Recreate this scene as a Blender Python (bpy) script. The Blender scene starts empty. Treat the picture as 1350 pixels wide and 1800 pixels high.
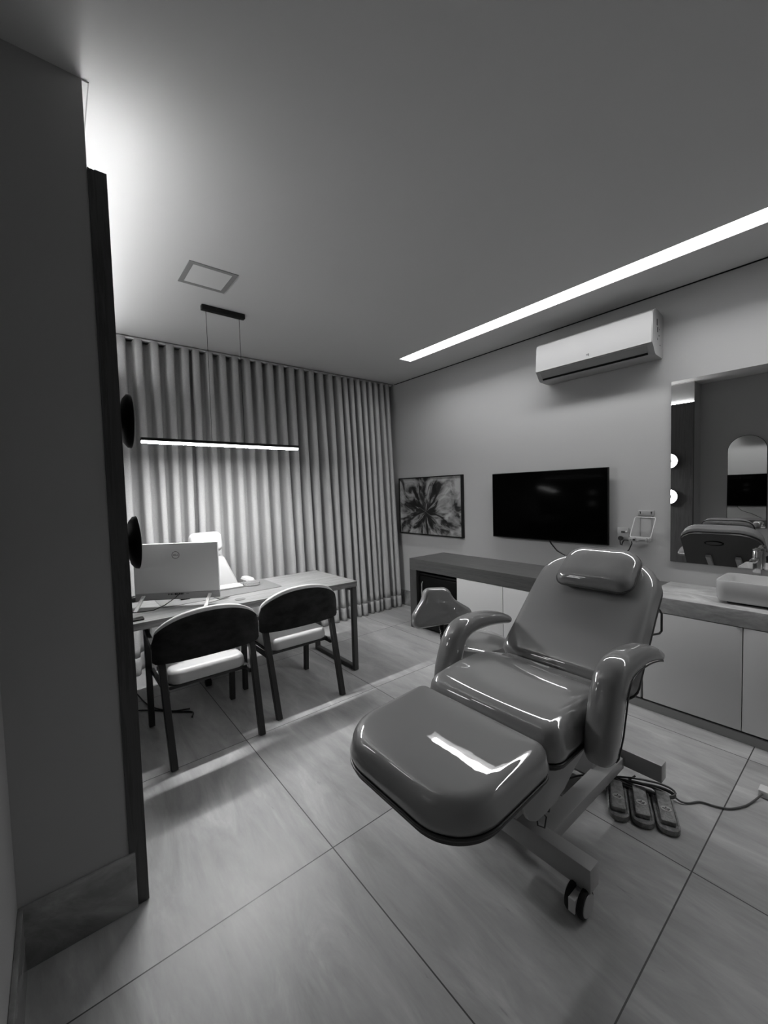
import bpy, bmesh, math, random
from mathutils import Vector, Matrix
random.seed(4)
S = bpy.context.scene
COL = S.collection
R = math.radians
PI = math.pi

# ------------------------------------------------------------------ camera
CAM_H = 1.48
cam_d = bpy.data.cameras.new('camera')
cam = bpy.data.objects.new('camera', cam_d); COL.objects.link(cam)
cam_d.sensor_fit = 'VERTICAL'; cam_d.sensor_height = 36.0
cam_d.lens = 717.345 / 1800.0 * 36.0
cam_d.clip_start = 0.02; cam_d.clip_end = 50
rows = [(0.7775, -0.6283, -0.0280), (-0.0528, -0.0209, -0.9984), (0.6267, 0.7777, -0.0495)]
rx, dn, fw = [Vector(v).normalized() for v in rows]
up = -dn
m = Matrix(((rx.x, up.x, -fw.x, 0), (rx.y, up.y, -fw.y, 0), (rx.z, up.z, -fw.z, CAM_H), (0, 0, 0, 1)))
cam.matrix_world = m
S.camera = cam

# ------------------------------------------------------------------ world, exposure, light strengths
S.view_settings.view_transform = 'Standard'
S.view_settings.look = 'None'
S.view_settings.gamma = 1.0
S.view_settings.use_curve_mapping = False
S.view_settings.exposure = 0.0
w = bpy.data.worlds.new('world'); S.world = w; w.use_nodes = True
w.node_tree.nodes['Background'].inputs[0].default_value = (.5, .5, .5, 1)
w.node_tree.nodes['Background'].inputs[1].default_value = 0.02
L_CHANNEL = 26.0      # ceiling led channel by the right wall
L_UPLIGHT = 55.0     # led strip on top of the wood panel
L_PENDANT = 380.0     # linear pendant over the desk
L_SCONCE = 7.0       # disc sconces

# ------------------------------------------------------------------ materials
def mat(name, v, rough=.5, spec=.5, metal=0, coat=0, emis=0, nodes=None):
    mt = bpy.data.materials.new(name); mt.use_nodes = True
    b = mt.node_tree.nodes['Principled BSDF']
    b.inputs['Base Color'].default_value = (v, v, v, 1)
    b.inputs['Roughness'].default_value = rough
    b.inputs['Specular IOR Level'].default_value = spec
    b.inputs['Metallic'].default_value = metal
    if coat:
        b.inputs['Coat Weight'].default_value = coat; b.inputs['Coat Roughness'].default_value = .015; b.inputs['Coat IOR'].default_value = 1.85
    if emis:
        b.inputs['Emission Color'].default_value = (1, 1, 1, 1); b.inputs['Emission Strength'].default_value = emis
    if nodes: nodes(mt.node_tree, b)
    return mt

def N(nt, kind, **kw):
    n = nt.nodes.new(kind)
    for k, v in kw.items():
        if k in n.inputs: n.inputs[k].default_value = v
        else: setattr(n, k, v)
    return n

def ramp(nt, src, stops):
    r = nt.nodes.new('ShaderNodeValToRGB')
    els = r.color_ramp.elements
    while len(els) < len(stops): els.new(.5)
    for e, (p, c) in zip(els, stops): e.position = p; e.color = (c, c, c, 1)
    nt.links.new(src, r.inputs[0]); return r.outputs[0]

def coords(nt, scale, loc=(0, 0, 0)):
    g = nt.nodes.new('ShaderNodeNewGeometry'); mp = nt.nodes.new('ShaderNodeMapping')
    mp.inputs['Scale'].default_value = scale; mp.inputs['Location'].default_value = loc
    nt.links.new(g.outputs['Position'], mp.inputs[0]); return mp.outputs[0]

def wood(name, lo, hi, scale, rough=.45, bump=.15):
    def f(nt, b):
        co = coords(nt, scale)
        n = N(nt, 'ShaderNodeTexNoise', Scale=1.0, Detail=8.0, Roughness=.65, Distortion=.3)
        nt.links.new(co, n.inputs['Vector'])
        c = ramp(nt, n.outputs['Fac'], [(.3, lo), (.5, (lo + hi) / 2), (.56, lo * 1.15), (.72, hi)])
        nt.links.new(c, b.inputs['Base Color'])
        bp = N(nt, 'ShaderNodeBump', Strength=bump, Distance=.002)
        nt.links.new(n.outputs['Fac'], bp.inputs['Height']); nt.links.new(bp.outputs[0], b.inputs['Normal'])
    return mat(name, lo, rough, .4, nodes=f)

TILE = .988
TX0, TY0 = .829, 1.4325
def floor_nodes(nt, b):
    def math2(op, a, c=None, val=None):
        n = nt.nodes.new('ShaderNodeMath'); n.operation = op
        nt.links.new(a, n.inputs[0])
        if c is not None: nt.links.new(c, n.inputs[1])
        if val is not None: n.inputs[1].default_value = val
        return n.outputs[0]
    g = nt.nodes.new('ShaderNodeNewGeometry'); sp = nt.nodes.new('ShaderNodeSeparateXYZ')
    nt.links.new(g.outputs['Position'], sp.inputs[0])
    def grid(o, off):
        a = math2('ADD', o, val=-off + 20 * TILE + TILE / 2); a = math2('DIVIDE', a, val=TILE); fr = math2('FRACT', a)
        d = math2('SUBTRACT', fr, val=.5); d = math2('ABSOLUTE', d); return math2('LESS_THAN', d, val=.0024), math2('FLOOR', math2('ADD', a, val=.5))
    gx, ix = grid(sp.outputs[0], TX0); gy, iy = grid(sp.outputs[1], TY0)
    line = math2('MAXIMUM', gx, gy)
    cell = nt.nodes.new('ShaderNodeCombineXYZ'); nt.links.new(ix, cell.inputs[0]); nt.links.new(iy, cell.inputs[1])
    wn = nt.nodes.new('ShaderNodeTexWhiteNoise'); nt.links.new(cell.outputs[0], wn.inputs['Vector'])
    mp = nt.nodes.new('ShaderNodeMapping'); mp.inputs['Scale'].default_value = (7, 1.5, 1)
    nt.links.new(g.outputs['Position'], mp.inputs[0])
    add = nt.nodes.new('ShaderNodeVectorMath'); add.operation = 'MULTIPLY_ADD'
    nt.links.new(wn.outputs['Color'], add.inputs[0]); add.inputs[1].default_value = (11, 17, 5); nt.links.new(mp.outputs[0], add.inputs[2])
    n1 = N(nt, 'ShaderNodeTexNoise', Scale=1.0, Detail=9.0, Roughness=.62, Distortion=.9); nt.links.new(add.outputs[0], n1.inputs['Vector'])
    n2 = N(nt, 'ShaderNodeTexNoise', Scale=7.0, Detail=6.0, Roughness=.7, Distortion=.4); nt.links.new(add.outputs[0], n2.inputs['Vector'])
    c1 = ramp(nt, n1.outputs['Fac'], [(.28, FL * .70), (.44, FL * .92), (.56, FL * 1.06), (.74, FL * 1.4)])
    c2 = ramp(nt, n2.outputs['Fac'], [(.27, .72), (.33, .95), (.5, 1.0), (.8, 1.08)])
    mx = nt.nodes.new('ShaderNodeMixRGB'); mx.blend_type = 'MULTIPLY'; mx.inputs[0].default_value = 1
    nt.links.new(c1, mx.inputs[1]); nt.links.new(c2, mx.inputs[2])
    m2 = nt.nodes.new('ShaderNodeMixRGB'); nt.links.new(line, m2.inputs[0]); nt.links.new(mx.outputs[0], m2.inputs[1]); m2.inputs[2].default_value = (.045, .045, .045, 1)
    nt.links.new(m2.outputs[0], b.inputs['Base Color'])
    rr = ramp(nt, n1.outputs['Fac'], [(.3, .34), (.7, .46)]); nt.links.new(rr, b.inputs['Roughness'])
    bp = N(nt, 'ShaderNodeBump', Strength=.25, Distance=.002); bp.invert = True
    nt.links.new(line, bp.inputs['Height']); nt.links.new(bp.outputs[0], b.inputs['Normal'])
FL = .32

def stone(v, sc):
    def f(nt, b):
        co = coords(nt, sc)
        n = N(nt, 'ShaderNodeTexNoise', Scale=1.0, Detail=9.0, Roughness=.65, Distortion=1.2); nt.links.new(co, n.inputs['Vector'])
        c = ramp(nt, n.outputs['Fac'], [(.3, v * .5), (.46, v * .85), (.56, v * 1.08), (.72, v * 1.55)])
        nt.links.new(c, b.inputs['Base Color'])
    return f

def plaster(v):
    def f(nt, b):
        co = coords(nt, (60, 60, 60))
        n = N(nt, 'ShaderNodeTexNoise', Scale=1.0, Detail=3.0); nt.links.new(co, n.inputs['Vector'])
        bp = N(nt, 'ShaderNodeBump', Strength=.04, Distance=.001)
        nt.links.new(n.outputs['Fac'], bp.inputs['Height']); nt.links.new(bp.outputs[0], b.inputs['Normal'])
    return f

def fabric(v, sc=400):
    def f(nt, b):
        co = coords(nt, (sc, sc, sc * .5))
        n = N(nt, 'ShaderNodeTexNoise', Scale=1.0, Detail=2.0); nt.links.new(co, n.inputs['Vector'])
        c = ramp(nt, n.outputs['Fac'], [(.3, v * .86), (.7, v * 1.12)]); nt.links.new(c, b.inputs['Base Color'])
        b.inputs['Sheen Weight'].default_value = .15
    return f

def velvet(nt, b):
    co = coords(nt, (9, 9, 14))
    n = N(nt, 'ShaderNodeTexNoise', Scale=1.0, Detail=5.0, Roughness=.6); nt.links.new(co, n.inputs['Vector'])
    c = ramp(nt, n.outputs['Fac'], [(.35, .009), (.7, .026)]); nt.links.new(c, b.inputs['Base Color'])

def leather(v, wob=.0):
    def f(nt, b):
        co = coords(nt, (7, 7, 7))
        n = N(nt, 'ShaderNodeTexNoise', Scale=1.0, Detail=2.5, Roughness=.5); nt.links.new(co, n.inputs['Vector'])
        bp = N(nt, 'ShaderNodeBump', Strength=.04 + wob, Distance=.01)
        nt.links.new(n.outputs['Fac'], bp.inputs['Height']); nt.links.new(bp.outputs[0], b.inputs['Normal'])
        nt.links.new(bp.outputs[0], b.inputs['Coat Normal'])
    return f

def painting(nt, b):
    # abstract petals radiating from a dark centre, in the picture's own plane (y, z)
    g = nt.nodes.new('ShaderNodeNewGeometry')
    sub = nt.nodes.new('ShaderNodeVectorMath'); sub.operation = 'SUBTRACT'; sub.inputs[1].default_value = (0, 3.50, 1.22)
    nt.links.new(g.outputs['Position'], sub.inputs[0])
    sp = nt.nodes.new('ShaderNodeSeparateXYZ'); nt.links.new(sub.outputs[0], sp.inputs[0])
    def M(op, a, c=None, v=None):
        n = nt.nodes.new('ShaderNodeMath'); n.operation = op
        nt.links.new(a, n.inputs[0])
        if c is not None: nt.links.new(c, n.inputs[1])
        if v is not None: n.inputs[1].default_value = v
        return n.outputs[0]
    ang = M('ARCTAN2', sp.outputs[2], sp.outputs[1])
    ln = nt.nodes.new('ShaderNodeVectorMath'); ln.operation = 'LENGTH'
    cb = nt.nodes.new('ShaderNodeCombineXYZ'); nt.links.new(sp.outputs[1], cb.inputs[0]); nt.links.new(sp.outputs[2], cb.inputs[1])
    nt.links.new(cb.outputs[0], ln.inputs[0])
    c2 = nt.nodes.new('ShaderNodeCombineXYZ'); 
    nt.links.new(M('MULTIPLY', ang, v=2.2), c2.inputs[0]); nt.links.new(M('MULTIPLY', ln.outputs['Value'], v=3.2), c2.inputs[1])
    n1 = N(nt, 'ShaderNodeTexNoise', Scale=1.5, Detail=6.0, Roughness=.55, Distortion=.8); nt.links.new(c2.outputs[0], n1.inputs['Vector'])
    n2 = N(nt, 'ShaderNodeTexNoise', Scale=3.0, Detail=4.0, Distortion=1.5); nt.links.new(cb.outputs[0], n2.inputs['Vector'])
    rad = M('MULTIPLY', ln.outputs['Value'], v=.42)
    s = M('ADD', n1.outputs['Fac'], rad); s = M('ADD', s, M('MULTIPLY', n2.outputs['Fac'], v=.35)); s = M('SUBTRACT', s, v=.22)
    c = ramp(nt, s, [(.46, .005), (.53, .02), (.60, .15), (.78, .36)])
    nt.links.new(c, b.inputs['Base Color'])

M = {}
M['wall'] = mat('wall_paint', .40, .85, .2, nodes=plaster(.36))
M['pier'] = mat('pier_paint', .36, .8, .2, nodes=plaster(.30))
M['ceiling'] = mat('ceiling_paint', .58, .9, .15, nodes=plaster(.5))
M['cove'] = mat('cove_paint', .30, .9, .1, nodes=plaster(.5))
M['floor'] = mat('porcelain_floor', FL, .4, .4, nodes=floor_nodes)
M['tilebase'] = mat('skirting_tile', .30, .25, .5, nodes=stone(.26, (3, 3, 5)))
M['stone'] = mat('stone_counter', .3, .3, .5, nodes=stone(.34, (7, 3.2, 9)))
M['wood_v'] = wood('dark_wood_vertical', .035, .095, (26, 26, 1.2))
M['wood_y'] = wood('walnut_along_wall', .055, .12, (22, 1.4, 34))
M['wood_x'] = wood('oak_desk', .085, .33, (1.1, 34, 30), .5)
M['door'] = mat('grey_laminate', .56, .45, .4, nodes=plaster(.4))
M['plinth'] = mat('plinth_grey', .22, .5, .4)
M['gap'] = mat('dark_gap', .01, .9, .1)
M['curtain'] = mat('curtain_cloth', .4, .9, .1, nodes=fabric(.36))
M['hem'] = mat('curtain_hem_cloth', .4, .9, .1, nodes=fabric(.32))
M['leather'] = mat('glossy_grey_leatherette', .185, .42, .3, coat=1.0, nodes=leather(.15))
M['leather2'] = mat('creased_grey_leatherette', .165, .42, .3, coat=1.0, nodes=leather(.15, .22))
M['leather_base'] = mat('grey_underboard', .045, .4, .4)
M['white_leather'] = mat('white_upholstery', .50, .35, .4)
M['velvet'] = mat('dark_velvet', .015, .9, .2, nodes=velvet)
M['black_metal'] = mat('black_metal', .018, .4, .5)
M['frame_grey'] = mat('charcoal_metal', .05, .45, .5)
M['black'] = mat('black_plastic', .005, .4, .25)
M['gloss_black'] = mat('screen_glass', .001, .14, .02)
M['fridge'] = mat('fridge_black', .003, .4, .15)
M['white'] = mat('white_plastic', .55, .35, .5)
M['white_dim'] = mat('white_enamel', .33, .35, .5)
M['ac_white'] = mat('ac_plastic', .32, .35, .5)
M['ac_flap'] = mat('vent_flap_plastic', .24, .4, .4)
M['monitor'] = mat('silver_plastic', .62, .45, .4)
M['chin'] = mat('grey_plastic', .33, .45, .4)
M['chrome'] = mat('chrome', .75, .12, .5, metal=1)
M['alu'] = mat('brushed_aluminium', .7, .35, .5, metal=.6)
M['mirror'] = mat('mirror_silver', .86, .0, .5, metal=1)
M['ceramic'] = mat('white_ceramic', .46, .18, .5, coat=.3)
M['mat'] = mat('grey_desk_mat', .11, .7, .3)
M['pedal'] = mat('grey_pedal_plastic', .2, .5, .4, nodes=stone(.21, (40, 40, 40)))
M['pedal_label'] = mat('pedal_label', .36, .4, .4)
M['cable'] = mat('cable_black', .012, .5, .4)
M['cable_grey'] = mat('cable_grey', .07, .5, .4)
M['art'] = mat('art_print', .2, .6, .3, nodes=painting)
M['tyre'] = mat('rubber_black', .01, .6, .3)
M['silver_mark'] = mat('grey_print', .04, .5, .3)
gl = mat('clear_glass', .9, .03, .5); gl.node_tree.nodes['Principled BSDF'].inputs['Transmission Weight'].default_value = .9
M['glass'] = gl
def emit(name, s, v=1): return mat(name, .6, .5, emis=s)
M['e_channel'] = emit('led_channel_glow', L_CHANNEL)
M['e_uplight'] = emit('led_strip_glow', L_UPLIGHT)
M['e_pendant'] = emit('pendant_led', L_PENDANT)
M['e_skirt'] = emit('pendant_diffuser_glow', 9.0)
M['e_sconce'] = emit('sconce_ring', L_SCONCE)

# ------------------------------------------------------------------ mesh helpers
class MB:
    def __init__(self): self.bm = bmesh.new()
    def box(self, x0, x1, y0, y1, z0, z1, bev=0, seg=2, mtx=None):
        r = bmesh.ops.create_cube(self.bm, size=1)
        vs = r['verts']
        for v in vs:
            v.co = Vector(((x0 + x1) / 2 + v.co.x * (x1 - x0), (y0 + y1) / 2 + v.co.y * (y1 - y0), (z0 + z1) / 2 + v.co.z * (z1 - z0)))
        if bev:
            es = list({e for v in vs for e in v.link_edges})
            rb = bmesh.ops.bevel(self.bm, geom=es, offset=bev, segments=seg, affect='EDGES', profile=.5)
            vs = list({v for v in rb['verts']} | {v for v in vs if v.is_valid})
        if mtx:
            for v in vs: v.co = mtx @ v.co
        return self
    def tube(self, pts, r, n=10, closed=False, caps=True):
        pts = [Vector(p) for p in pts]; k = len(pts); rings = []
        rad = r if isinstance(r, (list, tuple)) else [r] * k
        prev = None
        for i, p in enumerate(pts):
            if closed: t = (pts[(i + 1) % k] - pts[i - 1])
            else: t = (pts[min(i + 1, k - 1)] - pts[max(i - 1, 0)])
            t.normalize()
            if prev is None:
                a = Vector((0, 0, 1)) if abs(t.z) < .9 else Vector((1, 0, 0))
                u = t.cross(a).normalized()
            else:
                u = (prev - t * prev.dot(t)).normalized()
            prev = u; v = t.cross(u)
            rings.append([self.bm.verts.new(p + (u * math.cos(2 * PI * j / n) + v * math.sin(2 * PI * j / n)) * rad[i]) for j in range(n)])
        self.skin(rings, closed)
        if caps and not closed:
            self.bm.faces.new(rings[0][::-1]); self.bm.faces.new(rings[-1])
        return self
    def skin(self, rings, closed=False):
        k = len(rings)
        for i in range(k if closed else k - 1):
            a, b = rings[i], rings[(i + 1) % k]; n = len(a)
            for j in range(n):
                try: self.bm.faces.new((a[j], a[(j + 1) % n], b[(j + 1) % n], b[j]))
                except ValueError: pass
    def bar(self, a, b, w, h, bev=.003, upv=(0, 0, 1)):
        """square bar from a to b; w across, h along up"""
        a, b = Vector(a), Vector(b); t = (b - a); L = t.length; t.normalize()
        u = Vector(upv); s = t.cross(u)
        if s.length < 1e-3: s = t.cross(Vector((0, 1, 0)))
        s.normalize(); u = s.cross(t)
        mt = Matrix(((s.x, u.x, t.x, a.x), (s.y, u.y, t.y, a.y), (s.z, u.z, t.z, a.z), (0, 0, 0, 1)))
        return self.box(-w / 2, w / 2, -h / 2, h / 2, 0, L, bev, 1, mt)
    def lathe(self, prof, c, axis='z', n=32, closed=False):
        """prof = [(r, h)], revolved about axis through c"""
        c = Vector(c); rings = []
        for r_, h in prof:
            ring = []
            for j in range(n):
                a = 2 * PI * j / n; p = (r_ * math.cos(a), r_ * math.sin(a))
                o = {'z': Vector((p[0], p[1], h)), 'x': Vector((h, p[0], p[1])), 'y': Vector((p[1], h, p[0]))}[axis]
                ring.append(self.bm.verts.new(c + o))
            rings.append(ring)
        self.skin(rings)
        self.bm.faces.new(rings[0][::-1]); self.bm.faces.new(rings[-1])
        return self
    def loft(self, rings, cap=True):
        rs = [[self.bm.verts.new(Vector(p)) for p in r] for r in rings]
        self.skin(rs)
        if cap: self.bm.faces.new(rs[0][::-1]); self.bm.faces.new(rs[-1])
        return self
    def prism(self, poly, fn, d0, d1, bev=0):
        """poly 2-D, fn(u, v, d) -> 3-D"""
        a = [self.bm.verts.new(Vector(fn(u, v, d0))) for u, v in poly]
        b = [self.bm.verts.new(Vector(fn(u, v, d1))) for u, v in poly]
        fs = [self.bm.faces.new(a[::-1]), self.bm.faces.new(b)]
        n = len(a)
        for j in range(n): fs.append(self.bm.faces.new((a[j], a[(j + 1) % n], b[(j + 1) % n], b[j])))
        if bev:
            es = [e for e in {e for f in fs for e in f.edges} if (e.verts[0] in a) == (e.verts[1] in a)]
            bmesh.ops.bevel(self.bm, geom=es, offset=bev, segments=3, affect='EDGES', profile=.5)
        return self
    def build(self, name, m, parent=None, smooth=True, angle=40, local=False):
        bm = self.bm
        bmesh.ops.recalc_face_normals(bm, faces=bm.faces[:])
        if parent is not None and not local:
            o_ = parent
            off = Vector((0, 0, 0))
            while o_ is not None: off += Vector(o_.location); o_ = o_.parent
            for v in bm.verts: v.co -= off
        me = bpy.data.meshes.new(name); bm.to_mesh(me); bm.free()
        if smooth:
            me.shade_smooth()
            me.set_sharp_from_angle(angle=R(angle))
        o = bpy.data.objects.new(name, me); COL.objects.link(o)
        me.materials.append(m)
        if parent is not None: o.parent = parent
        return o

def rpoly(pts, rad, seg=8):
    """round the corners of a polygon"""
    out = []; n = len(pts)
    for i in range(n):
        p = Vector(pts[i]).to_2d(); a = Vector(pts[i - 1]).to_2d(); b = Vector(pts[(i + 1) % n]).to_2d()
        r_ = rad[i] if isinstance(rad, (list, tuple)) else rad
        if r_ <= 0: out.append(tuple(p)); continue
        da = (a - p).normalized(); db = (b - p).normalized()
        th = da.angle(db); d = r_ / math.tan(th / 2); d = min(d, (a - p).length * .49, (b - p).length * .49); r2 = d * math.tan(th / 2)
        c = p + (da + db).normalized() * (r2 / math.sin(th / 2))
        s = p + da * d - c; e = p + db * d - c
        a0 = math.atan2(s.y, s.x); a1 = math.atan2(e.y, e.x); dd = (a1 - a0 + PI) % (2 * PI) - PI
        for k in range(seg + 1):
            t = a0 + dd * k / seg; out.append((c.x + r2 * math.cos(t), c.y + r2 * math.sin(t)))
    return out

def inset(poly, d):
    """approximate inset by moving each point along its averaged normal"""
    n = len(poly); out = []; area = sum(poly[i][0] * poly[(i + 1) % n][1] - poly[(i + 1) % n][0] * poly[i][1] for i in range(n)); sg = 1 if area > 0 else -1
    for i in range(n):
        a = Vector(poly[i - 1]); b = Vector(poly[(i + 1) % n]); t = (b - a)
        if t.length < 1e-9: out.append(poly[i]); continue
        t.normalize(); out.append((poly[i][0] - t.y * sg * d, poly[i][1] + t.x * sg * d))
    return out

def resample(poly, n):
    P = [Vector(p) for p in poly]; L = [0]
    for i in range(len(P)): L.append(L[-1] + (P[(i + 1) % len(P)] - P[i]).length)
    out = []; j = 0
    for k in range(n):
        s = L[-1] * k / n
        while L[j + 1] < s: j += 1
        f = (s - L[j]) / max(1e-9, L[j + 1] - L[j]); q = P[j].lerp(P[(j + 1) % len(P)], f); out.append((q.x, q.y))
    return out

def cushion(mb, poly, fn, t, edge=.045, crown=.012, under=.0, rings=7, bulge=.006):
    """upholstered pad: poly outline (u,v), fn(u,v,h)->world, height t, rounded upper edge"""
    poly = resample(poly, 120)
    cx = sum(p[0] for p in poly) / len(poly); cy = sum(p[1] for p in poly) / len(poly)
    R_ = [[fn(cx + (u - cx) * .3, cy + (v - cy) * .3, 0) for u, v in poly], [fn(u, v, 0) for u, v in inset(poly, .01)]]
    R_.append([fn(u, v, .006) for u, v in inset(poly, 0)])
    R_.append([fn(u, v, (t - edge) * .5) for u, v in inset(poly, -bulge)])
    for k in range(rings):
        a = PI / 2 * k / (rings - 1)
        R_.append([fn(u, v, t - edge + edge * math.sin(a)) for u, v in inset(poly, edge * (1 - math.cos(a)))])
    top = inset(poly, edge)
    for k in (.93, .85, .75, .6, .45, .3, .15, .04):
        h = t + crown * (1 - k ** 2)
        R_.append([fn(cx + (u - cx) * k, cy + (v - cy) * k, h) for u, v in top])
    mb.loft(R_)
    return mb

def empty(name, label, cat, loc, rz=0, group=None, kind=None):
    o = bpy.data.objects.new(name, None); COL.objects.link(o); o.empty_display_size = .1
    o.location = loc; o.rotation_euler = (0, 0, rz)
    if label: o['label'] = label
    if cat: o['category'] = cat
    if group: o['group'] = group
    if kind: o['kind'] = kind
    return o
def tag(o, label, cat, group=None):
    o['label'] = label; o['category'] = cat
    if group: o['group'] = group
    return o
def struct(o): o['kind'] = 'structure'; return o
def B(x0, x1, y0, y1, z0, z1, bev=0): return MB().box(x0, x1, y0, y1, z0, z1, bev)
def text_mesh(name, s, size, mtx, m, parent, ext=.0006):
    cu = bpy.data.curves.new(name, 'FONT'); cu.body = s; cu.size = size; cu.extrude = ext; cu.align_x = 'CENTER'; cu.align_y = 'CENTER'
    t = bpy.data.objects.new(name + '_tmp', cu); COL.objects.link(t)
    dg = bpy.context.evaluated_depsgraph_get(); me = bpy.data.meshes.new_from_object(t.evaluated_get(dg))
    bpy.data.objects.remove(t); bpy.data.curves.remove(cu)
    me.transform(mtx); me.name = name; me.materials.clear(); me.materials.append(m)
    o = bpy.data.objects.new(name, me); COL.objects.link(o); o.parent = parent
    return o

# ------------------------------------------------------------------ room shell
XR, YB, HC = 3.50, 4.22, 2.86
XL, YP, YF = -.158, 1.693, -1.7
struct(B(-.3, 3.7, YF - .1, YB + .1, -.1, 0).build('floor', M['floor'], smooth=False))
# ceiling with the open slot of the led channel
SX0, SX1, SY1, SY0, SD = 2.88, 3.04, 3.25, -1.35, .085
c = MB()
G = .006
c.box(-.3, SX0 - G, YF - .1, 4.07, HC, HC + .12); c.box(SX1 + G, 3.7, YF - .1, 4.07, HC, HC + .12)
c.box(SX0 - G, SX1 + G, SY1 + G, 4.07, HC, HC + .12); c.box(SX0 - G, SX1 + G, YF - .1, SY0 - G, HC, HC + .12)
c.box(-.3, 3.7, 4.07, YB + .1, HC + .06, HC + .12)
struct(c.build('ceiling', M['ceiling'], smooth=False))
# right wall, back wall, front wall, left side wall, pier
struct(B(XR, XR + .1, YF, YB, 0, HC + .06).build('wall_right', M['wall'], smooth=False))
struct(B(-.3, XR + .1, YB, YB + .1, 0, HC + .06).build('wall_back', M['wall'], smooth=False))
struct(B(-.3, XR + .1, YF - .1, YF, 0, HC).build('wall_front', M['wall'], smooth=False))
struct(B(XL - .1, XL, YF, YP, 0, HC).build('wall_side', M['pier'], smooth=False))
struct(B(XL - .1, .142, YP, YB, 0, HC).build('wall_left', M['pier'], smooth=False))
# skirtings
struct(B(XL + .0005, .160, YP - .013, YP - .0005, 0, .205, .002).build('baseboard_left', M['tilebase']))
struct(B(XL + .0005, XL + .014, YF + .001, YP - .0135, 0, .205, .002).build('baseboard_side', M['tilebase']))
struct(B(XR - .014, XR - .0005, 3.26, YB - .001, 0, .195, .002).build('baseboard_right', M['tilebase']))
# thin trim at the ceiling line, and strips coloured as the shade in gaps
struct(B(XR - .006, XR - .0005, YF + .001, 4.06, HC - .008, HC - .0005).build('gap_shade_strip', M['gap'], smooth=False))  # solid black strip standing in for the shadow gap between wall and ceiling
struct(B(.1425, .158, YP + .0, 4.05, HC - .006, HC - .0005).build('trim_2', M['ceiling'], smooth=False))
struct(B(.1585, .162, YP + .0, 4.05, HC - .004, HC - .0003).build('groove_shade_strip', M['plinth'], smooth=False))  # grey strip painting the dark line of the shadow groove beside the trim

# ------------------------------------------------------------------ led channel in the ceiling
t = empty('led_channel', 'long recessed LED light slot in the ceiling along the television wall', 'ceiling light', (2.96, .95, HC))
mb = MB()
mb.box(SX0 - .005, SX0, SY0, SY1, HC + .0002, HC + SD); mb.box(SX1, SX1 + .005, SY0, SY1, HC + .0002, HC + SD)
mb.box(SX0, SX1, SY1, SY1 + .005, HC + .0002, HC + SD); mb.box(SX0, SX1, SY0 - .005, SY0, HC + .0002, HC + SD)
mb.box(SX0 - .004, SX1 + .004, SY0 - .004, SY1 + .004, HC + SD, HC + SD + .004)
mb.build('housing', M['cove'], t, smooth=False)
B(SX0 + .004, SX1 - .004, SY0 + .004, SY1 - .004, HC + SD - .006, HC + SD - .001).build('diffuser', M['e_channel'], t, smooth=False)

# ------------------------------------------------------------------ wood panel with uplight strip
t = empty('wood_wall_panel', 'tall dark wood wall panel covering the end of the left pier', 'wall panel', (.17, YP, 0))
MB().box(.1605, .196, YP - .004, 4.0, .004, 2.58).box(.1425, .1605, YP - .004, 4.0, .206, 2.58).build('board', M['wood_v'], t, smooth=False)
t = empty('led_strip_light', 'bright LED strip on top of the dark wood panel washing the ceiling', 'strip light', (.156, YP, 2.581))
MB().tube([(.156, YP + .012, 2.5885), (.156, 3.95, 2.5885)], .0075, 12).build('diffuser', M['e_uplight'], t, smooth=False)

def sconce(y, z, label):
    t = empty('wall_sconce', label, 'wall lamp', (.197, y, z), 0, 'disc sconces on the wood panel')
    MB().lathe([(.03, 0), (.03, .012), (.028, .018), (.012, .022)], (.197, y, z), 'x', 28).build('mount', M['black'], t)
    MB().lathe([(.012, .018), (.05, .026), (.09, .036), (.106, .048), (.109, .060), (.106, .062), (.102, .050), (.085, .040)], (.197, y, z), 'x', 48).build('shade', M['black'], t)
    mb = MB()
    rings = []
    for r_, h in ((.099, .0485), (.097, .0555), (.085, .0575), (.06, .0575), (.035, .0555), (.03, .0455)):
        rings.append([(.197 + h, y + r_ * math.cos(2 * PI * j / 48), z + r_ * math.sin(2 * PI * j / 48)) for j in range(48)])
    mb.loft(rings, cap=False).build('diffuser_ring', M['e_sconce'], t)
    MB().lathe([(.029, .03), (.029, .057), (.022, .060)], (.197, y, z), 'x', 24).build('centre_cap', M['chin'], t)
sconce(1.95, 1.795, 'upper round black disc sconce on the dark wood panel')
sconce(1.95, 1.300, 'lower round black disc sconce on the dark wood panel')
t = tag(B(.197, .215, 1.99, 2.45, 1.41, 1.61, .002).build('wall_frame', M['black']), 'thin black flat frame on the wood panel between the two disc sconces', 'frame')

# arched mirror on the side wall
def arch(y0, y1, z0, z1, n=20):
    r_ = (y1 - y0) / 2; cy = (y0 + y1) / 2; out = [(y0, z0), (y1, z0)]
    for k in range(n + 1):
        a = PI * k / n; out.append((cy + r_ * math.cos(a), z1 - r_ + r_ * math.sin(a)))
    return out
t = empty('arched_mirror', 'tall arched mirror on the left side wall, seen in the vanity mirror', 'mirror', (XL, 1.19, .87))
MB().prism(arch(.99, 1.39, .87, 2.09), lambda u, v, d: (d, u, v), XL + .001, XL + .014).build('mirror_back', M['gap'], t, smooth=False)
MB().prism(arch(.994, 1.386, .874, 2.086), lambda u, v, d: (d, u, v), XL + .0145, XL + .017).build('mirror_glass', M['mirror'], t, smooth=False)

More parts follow.
